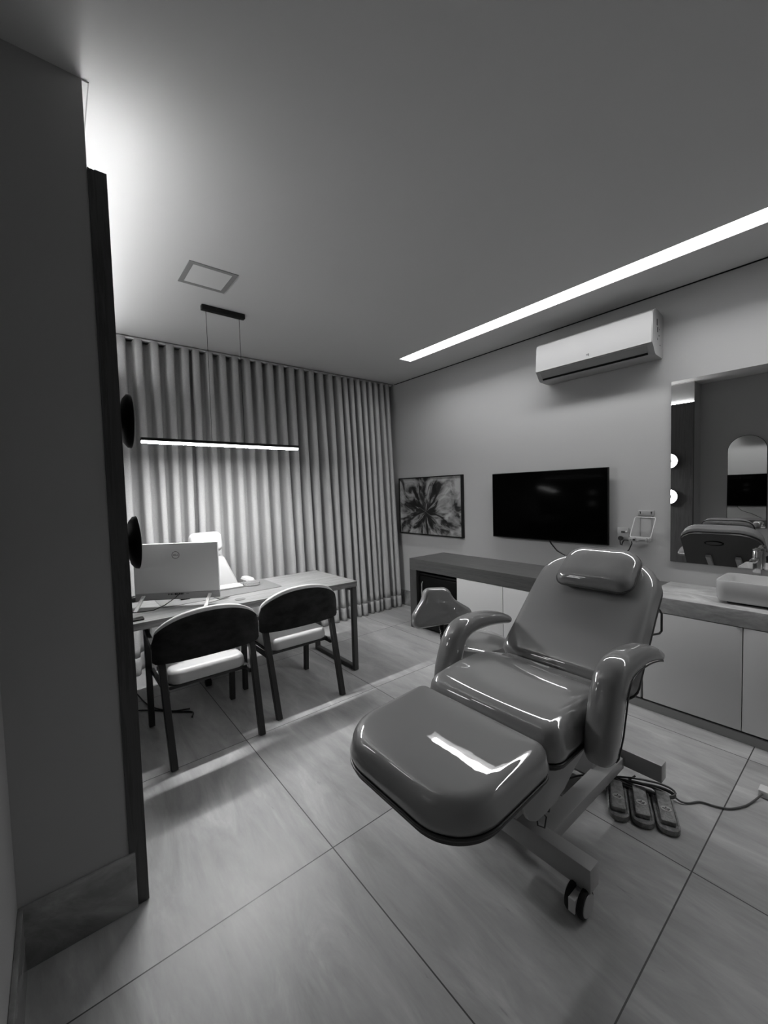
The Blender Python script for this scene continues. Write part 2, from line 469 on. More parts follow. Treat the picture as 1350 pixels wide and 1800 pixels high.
# ------------------------------------------------------------------ curtain panels
def curtain(x0, x1, folds, seed, label, slope0=0., slope1=0.):
    rnd = random.Random(seed)
    nx = folds * 26; nz = 36
    ph = [rnd.uniform(-.5, .5) for _ in range(folds + 2)]; am = [rnd.uniform(.75, 1.2) for _ in range(folds + 2)]
    dr = [rnd.uniform(-1, 1) for _ in range(folds + 2)]
    def lerpl(L, s):
        i = min(int(s), folds - 1); f = s - i; f = f * f * (3 - 2 * f); return L[i] * (1 - f) + L[i + 1] * f
    t = empty('curtain', label, 'curtain', ((x0 + x1) / 2, 4.03, .012), 0, 'curtain panels on the window wall')
    def surf(za, zb, nz):
        grid = []
        for j in range(nz + 1):
            z = za + (zb - za) * j / nz; d = 1 - z / 2.84
            row = []
            for i in range(nx + 1):
                u = i / nx; s = u * folds
                A = .058 + .016 * d * lerpl(am, s) - .006 * d
                ang = 2 * PI * s + d * 1.1 * lerpl(ph, s)
                y = 4.095 - .115 * d - A * math.tanh(1.5 * math.sin(ang)) * 1.1
                y -= .012 * d * math.sin(ang * .5 + 5 * z * .3 + seed)
                x = x0 + (x1 - x0) * u - .0085 * math.sin(2 * ang) * (1 - d * .25) + d * .035 * lerpl(dr, s) * math.sin(PI * u)
                x += d * (slope0 * (1 - u) + slope1 * u)
                row.append(Vector((x, y, z)))
            grid.append(row)
        return grid
    for nm, za, zb, n_, mt in (('cloth', .15, 2.835, nz, M['curtain']), ('hem', .004, .15, 3, M['hem'])):
        g = surf(za, zb, n_); mb = MB()
        vs = [[mb.bm.verts.new(p) for p in row] for row in g]
        for j in range(n_):
            for i in range(nx): mb.bm.faces.new((vs[j][i], vs[j][i + 1], vs[j + 1][i + 1], vs[j + 1][i]))
        o = mb.build(nm, mt, t, angle=180)
        so = o.modifiers.new('thickness', 'SOLIDIFY'); so.thickness = .0025
    return t
curtain(.225, 1.09, 7, 1, 'leftmost grey curtain panel, lit beside the wood panel', 0, -.06)
curtain(1.06, 2.735, 14, 2, 'wide middle grey curtain panel behind the desk', -.05, .02)
curtain(2.71, 3.44, 8, 3, 'rightmost grey curtain panel in the corner by the flower painting', .03, .01)
t = tag(B(.2, 3.47, 4.075, 4.115, 2.838, 2.856, .002).build('curtain_rail', M['alu']), 'thin pale curtain rail along the ceiling above the curtain panels', 'rail')

# ------------------------------------------------------------------ ceiling access hatch
t = empty('ceiling_hatch', 'square flush ceiling access panel with a grey frame', 'hatch', (.83, 2.73, HC - .003))
hx0, hx1, hy0, hy1 = .685, .972, 2.59, 2.877
mb = MB(); f_ = .028
mb.box(hx0, hx1, hy0, hy0 + f_, HC - .004, HC - .0004).box(hx0, hx1, hy1 - f_, hy1, HC - .004, HC - .0004)
mb.box(hx0, hx0 + f_, hy0 + f_, hy1 - f_, HC - .004, HC - .0004).box(hx1 - f_, hx1, hy0 + f_, hy1 - f_, HC - .004, HC - .0004)
mb.build('frame', M['plinth'], t, smooth=False)
B(hx0 + f_ + .001, hx1 - f_ - .001, hy0 + f_ + .001, hy1 - f_ - .001, HC - .003, HC - .0004).build('panel', M['ceiling'], t, smooth=False)

# ------------------------------------------------------------------ linear pendant
t = empty('linear_pendant_lamp', 'slim linear LED pendant lamp hanging over the desk', 'pendant lamp', (1.04, 3.14, HC))
B(.893, 1.205, 3.115, 3.155, HC - .036, HC - .0005, .003).build('ceiling_canopy', M['black'], t)
for x in (.925, 1.165): MB().tube([(x, 3.136, HC - .03), (x, 3.136, 1.885)], .0016, 6).build('suspension_wire', M['black'], t)
px0, px1, pz = .468, 1.614, 1.862
prof = [(-.02, .024), (.02, .024), (.0225, .02), (.0225, .004), (-.0225, .004), (-.0225, .02)]
mb = MB(); mb.loft([[(px0, 3.136 + a, pz + b) for a, b in prof], [(px1, 3.136 + a, pz + b) for a, b in prof]]).build('housing', M['black'], t, smooth=False)
B(px0 + .002, px1 - .002, 3.136 - .021, 3.136 + .021, pz - .010, pz + .0035, .003).build('diffuser', M['e_skirt'], t)
B(px0 + .006, px1 - .006, 3.136 - .0175, 3.136 + .0175, pz - .0112, pz - .0103).build('led_strip', M['e_pendant'], t, smooth=False)

# ------------------------------------------------------------------ air conditioner
t = empty('air_conditioner', 'white split air conditioner high on the right wall under the LED slot', 'air conditioner', (XR, 1.5, 2.39))
prof = rpoly([(3.497, 2.69), (3.36, 2.715), (3.298, 2.69), (3.287, 2.47), (3.345, 2.395), (3.497, 2.388)], [.005, .05, .035, .03, .04, .01], 6)
MB().prism(prof, lambda u, v, d: (u, d, v), 1.058, 1.94, .008).build('casing', M['ac_white'], t, angle=35)
pf = [(3.2975, 2.684), (3.291, 2.60), (3.2845, 2.52), (3.282, 2.468), (3.2865, 2.468), (3.291, 2.52), (3.2955, 2.60), (3.302, 2.684)]
MB().prism(pf, lambda u, v, d: (u, d, v), 1.064, 1.934).build('front_panel', M['ac_white'], t, angle=35)
pf = [(3.2875, 2.458), (3.322, 2.413), (3.328, 2.418), (3.294, 2.461)]
MB().prism(pf, lambda u, v, d: (u, d, v), 1.10, 1.90).build('air_flap', M['ac_flap'], t, smooth=False)
pf = [(3.3245, 2.4085), (3.3335, 2.398), (3.3375, 2.402), (3.329, 2.412)]
MB().prism(pf, lambda u, v, d: (u, d, v), 1.10, 1.90).build('air_slot', M['gap'], t, smooth=False)
mx = Matrix(((0, 0, -1, 3.2838 - 3.5), (-1, 0, 0, 1.500 - 1.5), (0, 1, 0, 2.50 - 2.39), (0, 0, 0, 1)))
text_mesh('logo', 'HJ', .022, mx, M['silver_mark'], t, .0015)
mb = MB()
for (a, b, c0, d0) in ((3.37, 3.385, 2.60, 2.645), (3.38, 3.395, 2.555, 2.59), (3.42, 3.425, 2.575, 2.585), (3.385, 3.39, 2.50, 2.515), (3.41, 3.417, 2.53, 2.54), (3.43, 3.445, 2.47, 2.475)):
    MB().box(a, b, 1.0565, 1.0585, c0, d0).build('sticker', M['silver_mark'], t, smooth=False)

# ------------------------------------------------------------------ television
t = empty('television', 'flat black television mounted on the right wall', 'television', (XR, 1.96, .998))
B(3.436, 3.462, 1.41, 2.515, .998, 1.627, .003).build('screen_housing', M['black'], t)
B(3.4335, 3.437, 1.416, 2.509, 1.008, 1.621, .001).build('screen', M['gloss_black'], t)
B(3.462, 3.499, 1.75, 2.18, 1.15, 1.50, .003).build('wall_bracket', M['black_metal'], t)
t = tag(MB().tube([(3.48, 1.94, 1.02), (3.492, 1.93, .97), (3.492, 1.87, .905), (3.49, 1.80, .875), (3.488, 1.72, .85), (3.485, 1.62, .79), (3.48, 1.56, .7585)], .004, 8).build('television_cable', M['cable']), 'thin black cable drooping from the television to the wooden counter', 'cable')

# ------------------------------------------------------------------ flower painting
t = empty('framed_painting', 'abstract flower painting in a deep black frame beside the curtain', 'painting', (XR, 3.46, .945))
mb = MB(); y0, y1, z0, z1, fw_ = 2.935, 3.975, .945, 1.645, .012
mb.box(3.458, 3.4985, y0, y1, z0, z0 + fw_).box(3.458, 3.4985, y0, y1, z1 - fw_, z1).box(3.458, 3.4985, y0, y0 + fw_, z0 + fw_, z1 - fw_).box(3.458, 3.4985, y1 - fw_, y1, z0 + fw_, z1 - fw_)
mb.build('frame', M['black'], t, smooth=False)
B(3.468, 3.49, y0 + fw_, y1 - fw_, z0 + fw_, z1 - fw_).build('canvas', M['art'], t, smooth=False)

# ------------------------------------------------------------------ vanity mirror
t = empty('vanity_mirror', 'large frameless mirror above the basin counter', 'mirror', (XR, .3, .915))
B(3.488, 3.4985, -.9, 1.0, .915, 2.208).build('mirror_back', M['gap'], t, smooth=False)
B(3.484, 3.4878, -.9, 1.0, .915, 2.208).build('mirror_glass', M['mirror'], t, smooth=False)

# ------------------------------------------------------------------ wooden counter, cabinets
t = empty('wooden_counter', 'dark wood counter with thick top and side panel below the television', 'counter', (3.23, 2.1, 0))
B(2.96, 3.499, 1.003, 3.257, .637, .755, .001).build('worktop', M['wood_y'], t, smooth=False)
B(2.96, 3.499, 3.157, 3.257, .001, .6365, .001).build('side_panel', M['wood_v2'] if 'wood_v2' in M else wood('walnut_side_panel', .04, .085, (24, 24, 1.6)), t, smooth=False)

def doors(t, ys, z0, z1, x, mt):
    for a, b in ys: B(x, x + .018, a + .002, b - .002, z0, z1, .0015).build('door', mt, t)
t = empty('base_cabinet', 'pale flat-door cabinet fitted under the dark wood counter', 'cabinet', (3.23, 1.8, 0))
B(2.985, 3.498, 1.012, 2.598, .062, .635).build('carcass', M['door'], t, smooth=False)
B(3.0, 3.49, 1.012, 2.598, .001, .06).build('plinth', M['plinth'], t, smooth=False)
doors(t, [(2.079, 2.598), (1.545, 2.079), (1.012, 1.545)], .066, .633, 2.964, M['door'])
t = empty('vanity_cabinet', 'pale flat-door cabinet under the stone basin counter', 'cabinet', (3.23, .1, 0))
B(2.985, 3.498, -.99, 1.0, .062, .663).build('carcass', M['door'], t, smooth=False)
B(3.0, 3.49, -.99, 1.0, .001, .06).build('plinth', M['plinth'], t, smooth=False)
doors(t, [(.501, 1.002), (0, .501), (-.5, 0), (-.99, -.5)], .066, .66, 2.964, M['door'])
tag(B(2.96, 3.499, -1.0, 1.001, .665, .762, .002).build('stone_countertop', M['stone']), 'marbled grey stone countertop under the white basin', 'countertop')
tag(B(2.9645, 2.978, -.99, 2.598, .001, .052, .001).build('kickboard', M['plinth'], smooth=False), 'long grey kickboard along the floor under the pale cabinets', 'kickboard')

# mini fridge
t = empty('mini_fridge', 'black mini fridge in the open end of the dark wood counter', 'fridge', (3.2, 2.88, 0))
B(3.03, 3.44, 2.63, 3.13, .02, .585, .004).build('body', M['fridge'], t)
B(2.985, 3.026, 2.628, 3.132, .03, .583, .008).build('door', M['fridge'], t)
B(3.0, 3.43, 2.615, 3.145, .586, .606, .003).build('top', M['black'], t)
MB().tube([(2.984, 3.085, .52), (2.972, 3.085, .50), (2.968, 3.085, .40), (2.972, 3.085, .30), (2.984, 3.085, .28)], .005, 8).build('handle', M['chin'], t)
for x in (3.06, 3.40):
    for y in (2.67, 3.09): MB().lathe([(.015, 0), (.015, .02)], (x, y, .0005), 'z', 12).build('foot', M['black'], t)

# ------------------------------------------------------------------ basin and tap
t = empty('basin', 'white rectangular ceramic vessel basin on the stone countertop', 'basin', (3.2, .4, .762))
bo = resample(rpoly([(3.05, .13), (3.36, .13), (3.36, .65), (3.05, .65)], .045, 8), 96)
cx_, cy_ = 3.205, .39
def sc(p, k): return (cx_ + (p[0] - cx_) * k, cy_ + (p[1] - cy_) * k)
rg = []
for ins, z in ((.03, .774), (.012, .7765), (.004, .79), (.0, .83), (.0, .893), (.003, .899), (.009, .899), (.012, .893), (.02, .85), (.05, .815), (.09, .806)):
    rg.append([(x, y, z) for x, y in inset(bo, ins)])
MB().loft(rg).build('bowl', M['ceramic'], t)
MB().lathe([(.02, 0), (.02, .004), (.008, .006)], (3.205, .39, .8062), 'z', 20).build('drain', M['chrome'], t)
B(3.10, 3.31, .18, .60, .7625, .774).build('foot_rim', M['gap'], t, smooth=False)
t = empty('tap', 'tall square chrome tap behind the white basin', 'tap', (3.425, .515, .762))
B(3.405, 3.445, .495, .535, .7625, 1.045, .004).build('body', M['chrome'], t)
B(3.27, 3.404, .50, .53, .985, 1.005, .003).build('spout', M['chrome'], t)
MB().box(3.36, 3.45, .503, .527, 1.052, 1.062, .003).box(3.415, 3.435, .505, .525, 1.0452, 1.053).build('lever', M['chrome'], t)

# ------------------------------------------------------------------ sockets and wire holder
t = empty('wall_socket', 'white wall socket plate beside the television', 'socket', (XR, 1.32, 1.03))
B(3.489, 3.499, 1.28, 1.364, 1.03, 1.143, .003).build('plate', M['white_dim'], t)
B(3.4875, 3.4895, 1.30, 1.335, 1.103, 1.117, .0005).build('usb_slot', M['silver_mark'], t)
B(3.462, 3.4885, 1.287, 1.297, 1.108, 1.120, .002).build('adapter_tip', M['white'], t)
t = tag(MB().lathe([(.018, 0), (.018, .01), (.012, .03), (.006, .034)], (3.455, 1.328, 1.062), 'x', 20).tube([(3.458, 1.328, 1.06), (3.448, 1.327, 1.04), (3.446, 1.322, 1.012), (3.45, 1.315, 1.008), (3.452, 1.311, 1.03), (3.455, 1.30, 1.05), (3.44, 1.27, 1.052), (3.43, 1.25, 1.052)], .0045, 8).build('power_plug', M['cable']), 'black power plug with looping lead in the white wall socket', 'plug')
t = empty('wire_holder', 'white wire phone holder hooked on the wall next to the socket', 'holder', (XR, 1.17, 1.04))
B(3.492, 3.499, 1.109, 1.216, 1.242, 1.284, .002).build('wall_plate', M['white_dim'], t)
for y in (1.125, 1.200): MB().box(3.4905, 3.4925, y - .003, y + .003, 1.255, 1.272).box(3.4905, 3.4925, y - .005, y + .005, 1.268, 1.274).build('screw_slot', M['silver_mark'], t)
fr = rpoly([(1.222, 1.0), (1.081, 1.0), (1.081, 0), (1.222, 0)], .08, 5)
pts = []
for (yy, k) in [(1.222, 1), (1.081, 1), (1.081, 0), (1.222, 0)]:
    pts.append((yy, k))
def wp(y, k): return (3.40 + .06 * k, y - .0 + (1 - k) * .0, 1.085 + .147 * k)
rr_ = []
C4 = [(1.225, 1), (1.085, 1), (1.10, 0), (1.24, 0)]
for i, (y, k) in enumerate(C4):
    p = Vector(wp(y, k)); a = Vector(wp(*C4[i - 1])); b = Vector(wp(*C4[(i + 1) % 4]))
    for s in (0, .25, .5, .75, 1):
        q1 = p + (a - p).normalized() * .012 * (1 - s); q2 = p + (b - p).normalized() * .012 * s
        rr_.append(q1 * (1 - s) + q2 * s + (p - p))
MB().tube(rr_, .0034, 8, closed=True).build('wire_frame', M['white'], t)
for y in (1.125, 1.205): MB().tube([(3.4955, y, 1.245), (3.4955, y, 1.05), (3.42, y, 1.045), (3.402, y, 1.085)], .0026, 6).build('wire_bracket', M['white_dim'], t)
t = empty('white_device', 'small white electronic box resting in the wire holder', 'electronic device', (3.44, 1.17, 1.048))
B(3.415, 3.485, 1.118, 1.255, 1.0475, 1.078, .003).build('case', M['white_dim'], t)
MB().box(3.413, 3.4155, 1.205, 1.225, 1.056, 1.07).box(3.413, 3.4155, 1.14, 1.185, 1.061, 1.064).box(3.413, 3.4155, 1.236, 1.24, 1.061, 1.065).build('port', M['silver_mark'], t, smooth=False)
tag(MB().tube([(3.42, 1.235, 1.05), (3.43, 1.236, 1.03), (3.45, 1.25, 1.01), (3.47, 1.27, .975), (3.485, 1.30, .945), (3.49, 1.33, .91), (3.488, 1.35, .80), (3.47, 1.36, .7585)], .004, 8).build('device_cable', M['cable']), 'short black cable running down from the white device in the wire holder', 'cable')

# ------------------------------------------------------------------ desk
t = empty('desk', 'long pale wood desk top on a charcoal metal loop frame', 'desk', (1.06, 3.1, 0))
B(.198, 1.912, 2.755, 3.432, .705, .750, .0015).build('tabletop', M['wood_x'], t, smooth=False)
def loop(xc):
    mb = MB(); w_, d_ = .04, .035
    mb.box(xc - w_ / 2, xc + w_ / 2, 2.762, 2.762 + d_, .002, .7045, .002).box(xc - w_ / 2, xc + w_ / 2, 3.39, 3.39 + d_, .002, .7045, .002)
    mb.box(xc - w_ / 2, xc + w_ / 2, 2.797, 3.39, .002, .034, .002).box(xc - w_ / 2, xc + w_ / 2, 2.797, 3.39, .672, .7045, .002)
    mb.build('leg_frame', M['frame_grey'], t)
loop(1.888); loop(.235)
MB().box(.256, 1.867, 3.07, 3.11, .672, .7045, .002).build('crossbar', M['frame_grey'], t)
tag(MB().lathe([(.036, 0), (.036, .002), (.03, .003)], (.984, 2.868, .7505), 'z', 28).build('cable_grommet', M['mat']), 'round grey cable cover set in the desk top behind the left visitor chair', 'grommet')
tag(MB().prism(rpoly([(.52, 3.01), (1.38, 3.02), (1.376, 3.41), (.52, 3.40)], .03, 5), lambda u, v, d: (u, v, d), .7505, .7525).build('desk_mat', M['mat']), 'dark grey desk mat under the computer and keyboard', 'desk mat')

# all-in-one computer, seen from behind
t = empty('computer', 'silver all-in-one computer seen from behind on the left of the desk', 'computer', (.618, 3.005, .7515), R(-33))
MB().box(-.272, .272, -.012, .012, .092, .424, .004).build('display_housing', M['monitor'], t, local=True)
MB().box(-.268, .268, .012, .016, .10, .42, .001).build('screen', M['gloss_black'], t, local=True)
MB().box(-.272, .272, -.009, .010, .045, .0915, .003).build('chin', M['chin'], t, local=True)
for s in (-.215, .212): MB().bar((s, -.016, .078), (s - .0, -.135, .004), .022, .007, .001, (0, 0, 1)).build('stand_leg', M['white'], t, local=True)
mb = MB()
for i, (a, wd) in enumerate([(-.062, .004), (-.052, .004), (-.042, .004), (-.033, .004), (-.020, .014), (-.004, .006), (.006, .012), (.020, .006), (.028, .005), (.037, .003), (.055, .018)]):
    hh = .002 if wd == .018 else .011
    mb.box(a, a + wd, -.0105, -.0088, .081 - hh / 2, .081 + hh / 2)
mb.build('port', M['gap'], t, smooth=False, local=True)
mb = MB(); n = 40; rgs = []
for r_, y in ((.0245, -.0125), (.0245, -.0132), (.0218, -.0132), (.0218, -.0125)):
    rgs.append([(r_ * math.cos(2 * PI * j / n), y, .345 + r_ * math.sin(2 * PI * j / n)) for j in range(n)])
lg = mb.loft(rgs, cap=False).build('logo', M['silver_mark'], t, smooth=False, local=True)
text_mesh('logo_lettering', 'DELL', .0155, Matrix(((1, 0, 0, 0), (0, 0, -1, -.0126), (0, 1, 0, .345), (0, 0, 0, 1))), M['silver_mark'], lg, .0005)
tag(MB().tube([(.62, 2.985, .834), (.59, 2.955, .82), (.52, 2.94, .785), (.46, 2.955, .762), (.40, 2.99, .756), (.33, 3.03, .7555), (.25, 3.06, .7555)], .0032, 8).build('computer_cable', M['cable']), 'black cable running from the computer ports to the left end of the desk', 'cable')
tag(MB().tube([(.80, 2.90, .80), (.86, 2.92, .765), (.93, 2.98, .756), (.96, 3.0, .7565), (.92, 2.965, .7562), (.84, 2.93, .7555), (.76, 2.90, .7555)], .0028, 8).build('keyboard_cable', M['cable_grey']), 'thin grey cable looped on the desk by the computer right leg', 'cable')

t = empty('keyboard', 'white keyboard on the desk mat, end showing beside the computer', 'keyboard', (.92, 3.285, .753), R(-3))
MB().box(-.22, .22, -.06, .06, .0, .016, .004).build('case', M['white'], t, local=True)
mb = MB()
for r_ in range(5):
    for k in range(14): mb.box(-.21 + k * .03, -.21 + k * .03 + .026, -.052 + r_ * .021, -.052 + r_ * .021 + .018, .0162, .0195)
mb.build('keys', M['white'], t, smooth=False, local=True)
t = tag(MB().lathe([(.02, .0), (.055, .001), (.066, .006), (.068, .022), (.064, .0225), (.061, .008), (.04, .005), (.01, .005)], (1.215, 3.255, .7528), 'z', 40).build('glass_dish', M['glass']), 'round clear glass dish on the dark desk mat', 'dish')
tag(MB().prism(rpoly([(.27, 2.80), (.385, 2.80), (.385, 2.865), (.27, 2.865)], .01, 4), lambda u, v, d: (u, v, d), .7505, .760, .002).build('mobile_phone', M['black']), 'black mobile phone lying near the front left edge of the desk', 'phone')
tag(MB().lathe([(.006, 0), (.018, .003), (.021, .02), (.021, .05), (.018, .066), (.006, .07)], (.375, 3.34, .7725), 'x', 20).build('black_gadget', M['black']), 'small black rounded gadget on the desk beside the wood panel', 'gadget')
tag(MB().lathe([(.03, 0), (.036, .004), (.034, .02), (.02, .028), (.006, .03)], (.575, 3.28, .7528), 'z', 28).build('white_mouse', M['white']), 'small white computer mouse behind the gap under the computer', 'mouse')
tag(B(.66, .72, 3.13, 3.17, .7528, .768, .004).build('black_pad', M['black']), 'tiny black block on the desk mat under the computer', 'desk accessory')
def floor_cable(pts, lab, r_=.0045, nm='floor_cable', mt='cable', cat='cable'):
    P = [Vector(p) for p in pts]; out = []
    for i in range(len(P) - 1):
        p0, p1, p2, p3 = P[max(i - 1, 0)], P[i], P[i + 1], P[min(i + 2, len(P) - 1)]
        for k in range(6):
            s = k / 6; out.append(.5 * ((2 * p1) + (-p0 + p2) * s + (2 * p0 - 5 * p1 + 4 * p2 - p3) * s * s + (-p0 + 3 * p1 - 3 * p2 + p3) * s ** 3))
    out.append(P[-1])
    return tag(MB().tube(out, r_, 8).build(nm, M[mt]), lab, cat)
floor_cable([(.25, 3.62, .30), (.33, 3.56, .12), (.40, 3.50, .03), (.45, 3.28, .006), (.55, 3.10, .006), (.66, 3.04, .006)], 'black cable falling to the floor under the left end of the desk')
floor_cable([(.24, 3.10, .006), (.33, 3.27, .006), (.45, 3.20, .006), (.58, 3.06, .006), (.66, 2.98, .007), (.64, 2.90, .012)], 'black cable lying on the floor behind the left visitor chair')

# ------------------------------------------------------------------ visitor chairs
def visitor_chair(loc, label):
    t = empty('visitor_chair', label, 'chair', loc, 0, 'visitor chairs at the desk')
    n = 28
    def shell(r_in, r_out, zlo, ztop_c, ztop_e, name, mt, par, y_off=0, smooth=True):
        rg = []
        for i in range(n + 1):
            u = -1 + 2 * i / n; th = u * 1.0
            # plan: flattened arc, ends come forward
            x = .302 * math.sin(u * PI / 2) ** 1 if False else .302 * (u * (1.18 - .18 * u * u))
            yb = -.150 - .065 * (1 - abs(u) ** 2.6) + y_off
            nx_ = .42 * u * abs(u) ** .6; nrm = Vector((nx_, -1, 0)).normalized()
            zt = ztop_e + (ztop_c - ztop_e) * (1 - abs(u) ** 2.2) ** .9 if abs(u) < 1 else ztop_e
            zl = zlo
            if abs(u) > .93: zt -= .03 * ((abs(u) - .93) / .07) ** 2; zl += .012 * ((abs(u) - .93) / .07) ** 2
            p = Vector((x, yb, 0)); a = p + nrm * r_out; b = p + nrm * r_in
            rg.append([(a.x, a.y, zl), (a.x, a.y, zt - .006), ((a.x * .8 + b.x * .2), (a.y * .8 + b.y * .2), zt), ((a.x * .2 + b.x * .8), (a.y * .2 + b.y * .8), zt), (b.x, b.y, zt - .006), (b.x, b.y, zl)])
        return MB().loft(rg).build(name, mt, par, local=True, angle=50)
    shell(-.006, .008, .556, .815, .702, 'backrest_shell', M['velvet'], t)
    shell(-.038, -.0065, .560, .836, .718, 'backrest_cushion', M['white_leather'], t)
    # seat
    so = rpoly([(-.218, -.155), (.218, -.155), (.225, .24), (-.225, .24)], [.06, .06, .05, .05], 6)
    cushion(MB(), so, lambda u, v, h: (u, v, .400 + h), .082, .036, .012, bulge=.004).build('seat', M['white_leather'], t, local=True)
    mb = MB().box(-.225, .225, -.145, .23, .380, .4015, .003); mb.build('seat_frame', M['black_metal'], t, local=True)
    for s in (-1, 1):
        MB().bar((s * .247, -.295, 0), (s * .258, -.145, .56), .036, .038, .003, (0, 1, 0)).build('leg', M['black_metal'], t, local=True)
        MB().bar((s * .26, .285, 0), (s * .265, .255, .655), .034, .038, .003, (0, 1, 0)).build('leg', M['black_metal'], t, local=True)
        MB().bar((s * .27, .27, .648), (s * .288, -.10, .640), .026, .03, .003).build('armrest', M['black_metal'], t, local=True)
        MB().bar((s * .243, .26, .372), (s * .238, -.175, .372), .02, .028, .002).build('side_rail', M['black_metal'], t, local=True)
    return t
visitor_chair((.678, 2.705, 0), 'left visitor chair, white seat and dark velvet back, in front of the computer')
visitor_chair((1.325, 2.79, 0), 'right visitor chair, white seat and dark velvet back, near the desk leg')

# ------------------------------------------------------------------ office chair
t = empty('office_chair', 'white high-back office chair with headrest behind the desk', 'office chair', (.98, 3.62, 0))
W_ = M['white_leather']
ho = rpoly([(.855, 1.005), (1.135, 1.005), (1.12, 1.168), (.870, 1.168)], .045, 6)
cushion(MB(), ho, lambda u, v, h: (u, 3.72 - h, v), .06, .03, .006).build('headrest', W_, t)
bo_ = rpoly([(.77, .52), (1.27, .52), (1.262, .69), (1.145, .965), (.86, .965), (.74, .69)], [.06, .06, .12, .08, .08, .12], 6)
cushion(MB(), bo_, lambda u, v, h: (u, 3.745 - h + .06 * (v - .55), v), .06, .03, .008).build('backrest', W_, t)
so_ = rpoly([(.75, 3.44), (1.22, 3.44), (1.22, 3.68), (.75, 3.68)], .06, 6)
cushion(MB(), so_, lambda u, v, h: (u, v, .42 + h), .08, .035, .01).build('seat', W_, t)
MB().box(.97, 1.02, 3.75, 3.775, .45, 1.12, .004).box(.97, 1.02, 3.55, 3.775, .40, .42, .004).build('spine', M['black'], t)
for s, x in ((-1, .70), (1, 1.285)):
    ar = rpoly([(x - .025, 3.445), (x + .035, 3.445), (x + .035, 3.64), (x - .025, 3.64)], .025, 6)
    cushion(MB(), ar, lambda u, v, h: (u, v, .735 + h - .25 * max(0, (v - 3.55)) ** 1.5), .03, .012, .004).build('armrest', W_, t)
    MB().box(x - .012, x + .018, 3.53, 3.58, .43, .734, .004).build('arm_post', M['black'], t)
MB().lathe([(.03, 0), (.03, .20), (.018, .21), (.018, .33)], (.99, 3.56, .09), 'z', 20).build('gas_lift', M['black'], t)
for k in range(5):
    a = 2 * PI * k / 5 + .45; d = Vector((math.cos(a), math.sin(a), 0)); c0 = Vector((.99, 3.56, 0))
    leg = MB().bar(c0 + d * .02 + Vector((0, 0, .115)), c0 + d * .27 + Vector((0, 0, .085)), .035, .03, .005).build('base_arm', M['white_dim'], t)
    cc = c0 + d * .27
    MB().lathe([(.02, -.022), (.03, -.018), (.03, .018), (.02, .022)], (cc.x, cc.y, .031), 'x', 20).build('caster', M['tyre'], t)

# ------------------------------------------------------------------ treatment stool
t = empty('saddle_stool', 'grey glossy stool with small flared backrest, left of the treatment chair', 'stool', (2.03, 1.72, 0))
MB().lathe([(.04, .445), (.19, .448), (.205, .46), (.21, .485), (.20, .51), (.17, .525), (.08, .53), (.01, .53)], (2.06, 1.66, 0), 'z', 48).build('seat', M['leather'], t)
# backrest (outline in its own plane): narrow rounded top flaring to a wide bottom
bp_ = rpoly([(-.200, -.115), (.205, -.105), (.210, -.035), (.085, .045), (.055, .118), (-.105, .128), (-.125, .06), (-.195, -.03)], [.05, .05, .05, .10, .055, .055, .10, .05], 7)
org = Vector((1.885, 1.80, .735)); ex = Vector((math.cos(R(-22)), math.sin(R(-22)), 0)); nrm = Vector((math.sin(R(-22)), -math.cos(R(-22)), .12)).normalized(); ez = ex.cross(nrm) * -1
if ez.z < 0: ez = -ez
def bfn(u, v, h):
    p = org + ex * u + ez * v + nrm * h; return (p.x, p.y, p.z)
cushion(MB(), bp_, bfn, .055, .024, .005, bulge=.003).build('backrest', M['leather'], t)
mb = MB(); pth = [org - ez * .02 - nrm * .0, org - ez * .11 + nrm * .012, org - ez * .18 + nrm * .02, org - ez * .26 + nrm * .0 + ex * .01]
P = []
for i in range(len(pth) - 1):
    for k in range(12): P.append(pth[i].lerp(pth[i + 1], k / 12))
mb.tube(P, [.019 if i % 2 else .014 for i in range(len(P))], 14).build('backrest_stem', M['black'], t)
MB().tube([pth[-1], pth[-1] + Vector((.03, -.03, -.05)), (2.02, 1.68, .42), (2.06, 1.66, .43)], .014, 10).build('bracket', M['black_metal'], t)
MB().lathe([(.028, .07), (.028, .26), (.016, .27), (.016, .445)], (2.06, 1.66, 0), 'z', 20).build('gas_lift', M['chrome'], t)
for k in range(5):
    a = 2 * PI * k / 5 + .2; d = Vector((math.cos(a), math.sin(a), 0)); c0 = Vector((2.06, 1.66, 0))
    MB().bar(c0 + d * .02 + Vector((0, 0, .095)), c0 + d * .25 + Vector((0, 0, .075)), .03, .024, .004).build('base_arm', M['chrome'], t)
    cc = c0 + d * .25; MB().lathe([(.016, -.018), (.026, -.015), (.026, .015), (.016, .018)], (cc.x, cc.y, .027), 'y', 18).build('caster', M['tyre'], t)

# ------------------------------------------------------------------ treatment chair
YC = .97
T = empty('treatment_chair', 'large glossy grey reclining treatment chair on a wheeled base', 'treatment chair', (1.75, YC, 0))
LE = M['leather']
# leg rest
lo_ = rpoly([(.758, .668), (1.212, .668), (1.212, 1.272), (.758, 1.272)], [.165, .05, .05, .165], 12)
def lr(u, v, h): return (u + .05 * h, v, .553 + h - .055 * (1.212 - u))
cushion(MB(), lo_, lr, .100, .045, .003, bulge=.008).build('leg_rest', LE, T)
MB().prism(inset(resample(lo_, 120), .004), lr, -.023, -.0045, .004).build('leg_rest_board', M['leather_base'], T)
pp = [lr(x, y, -.002) for x, y in inset(resample(lo_, 120), -.002)]
MB().tube(pp, .0045, 8, closed=True).build('leg_rest_piping', M['leather_base'], T)
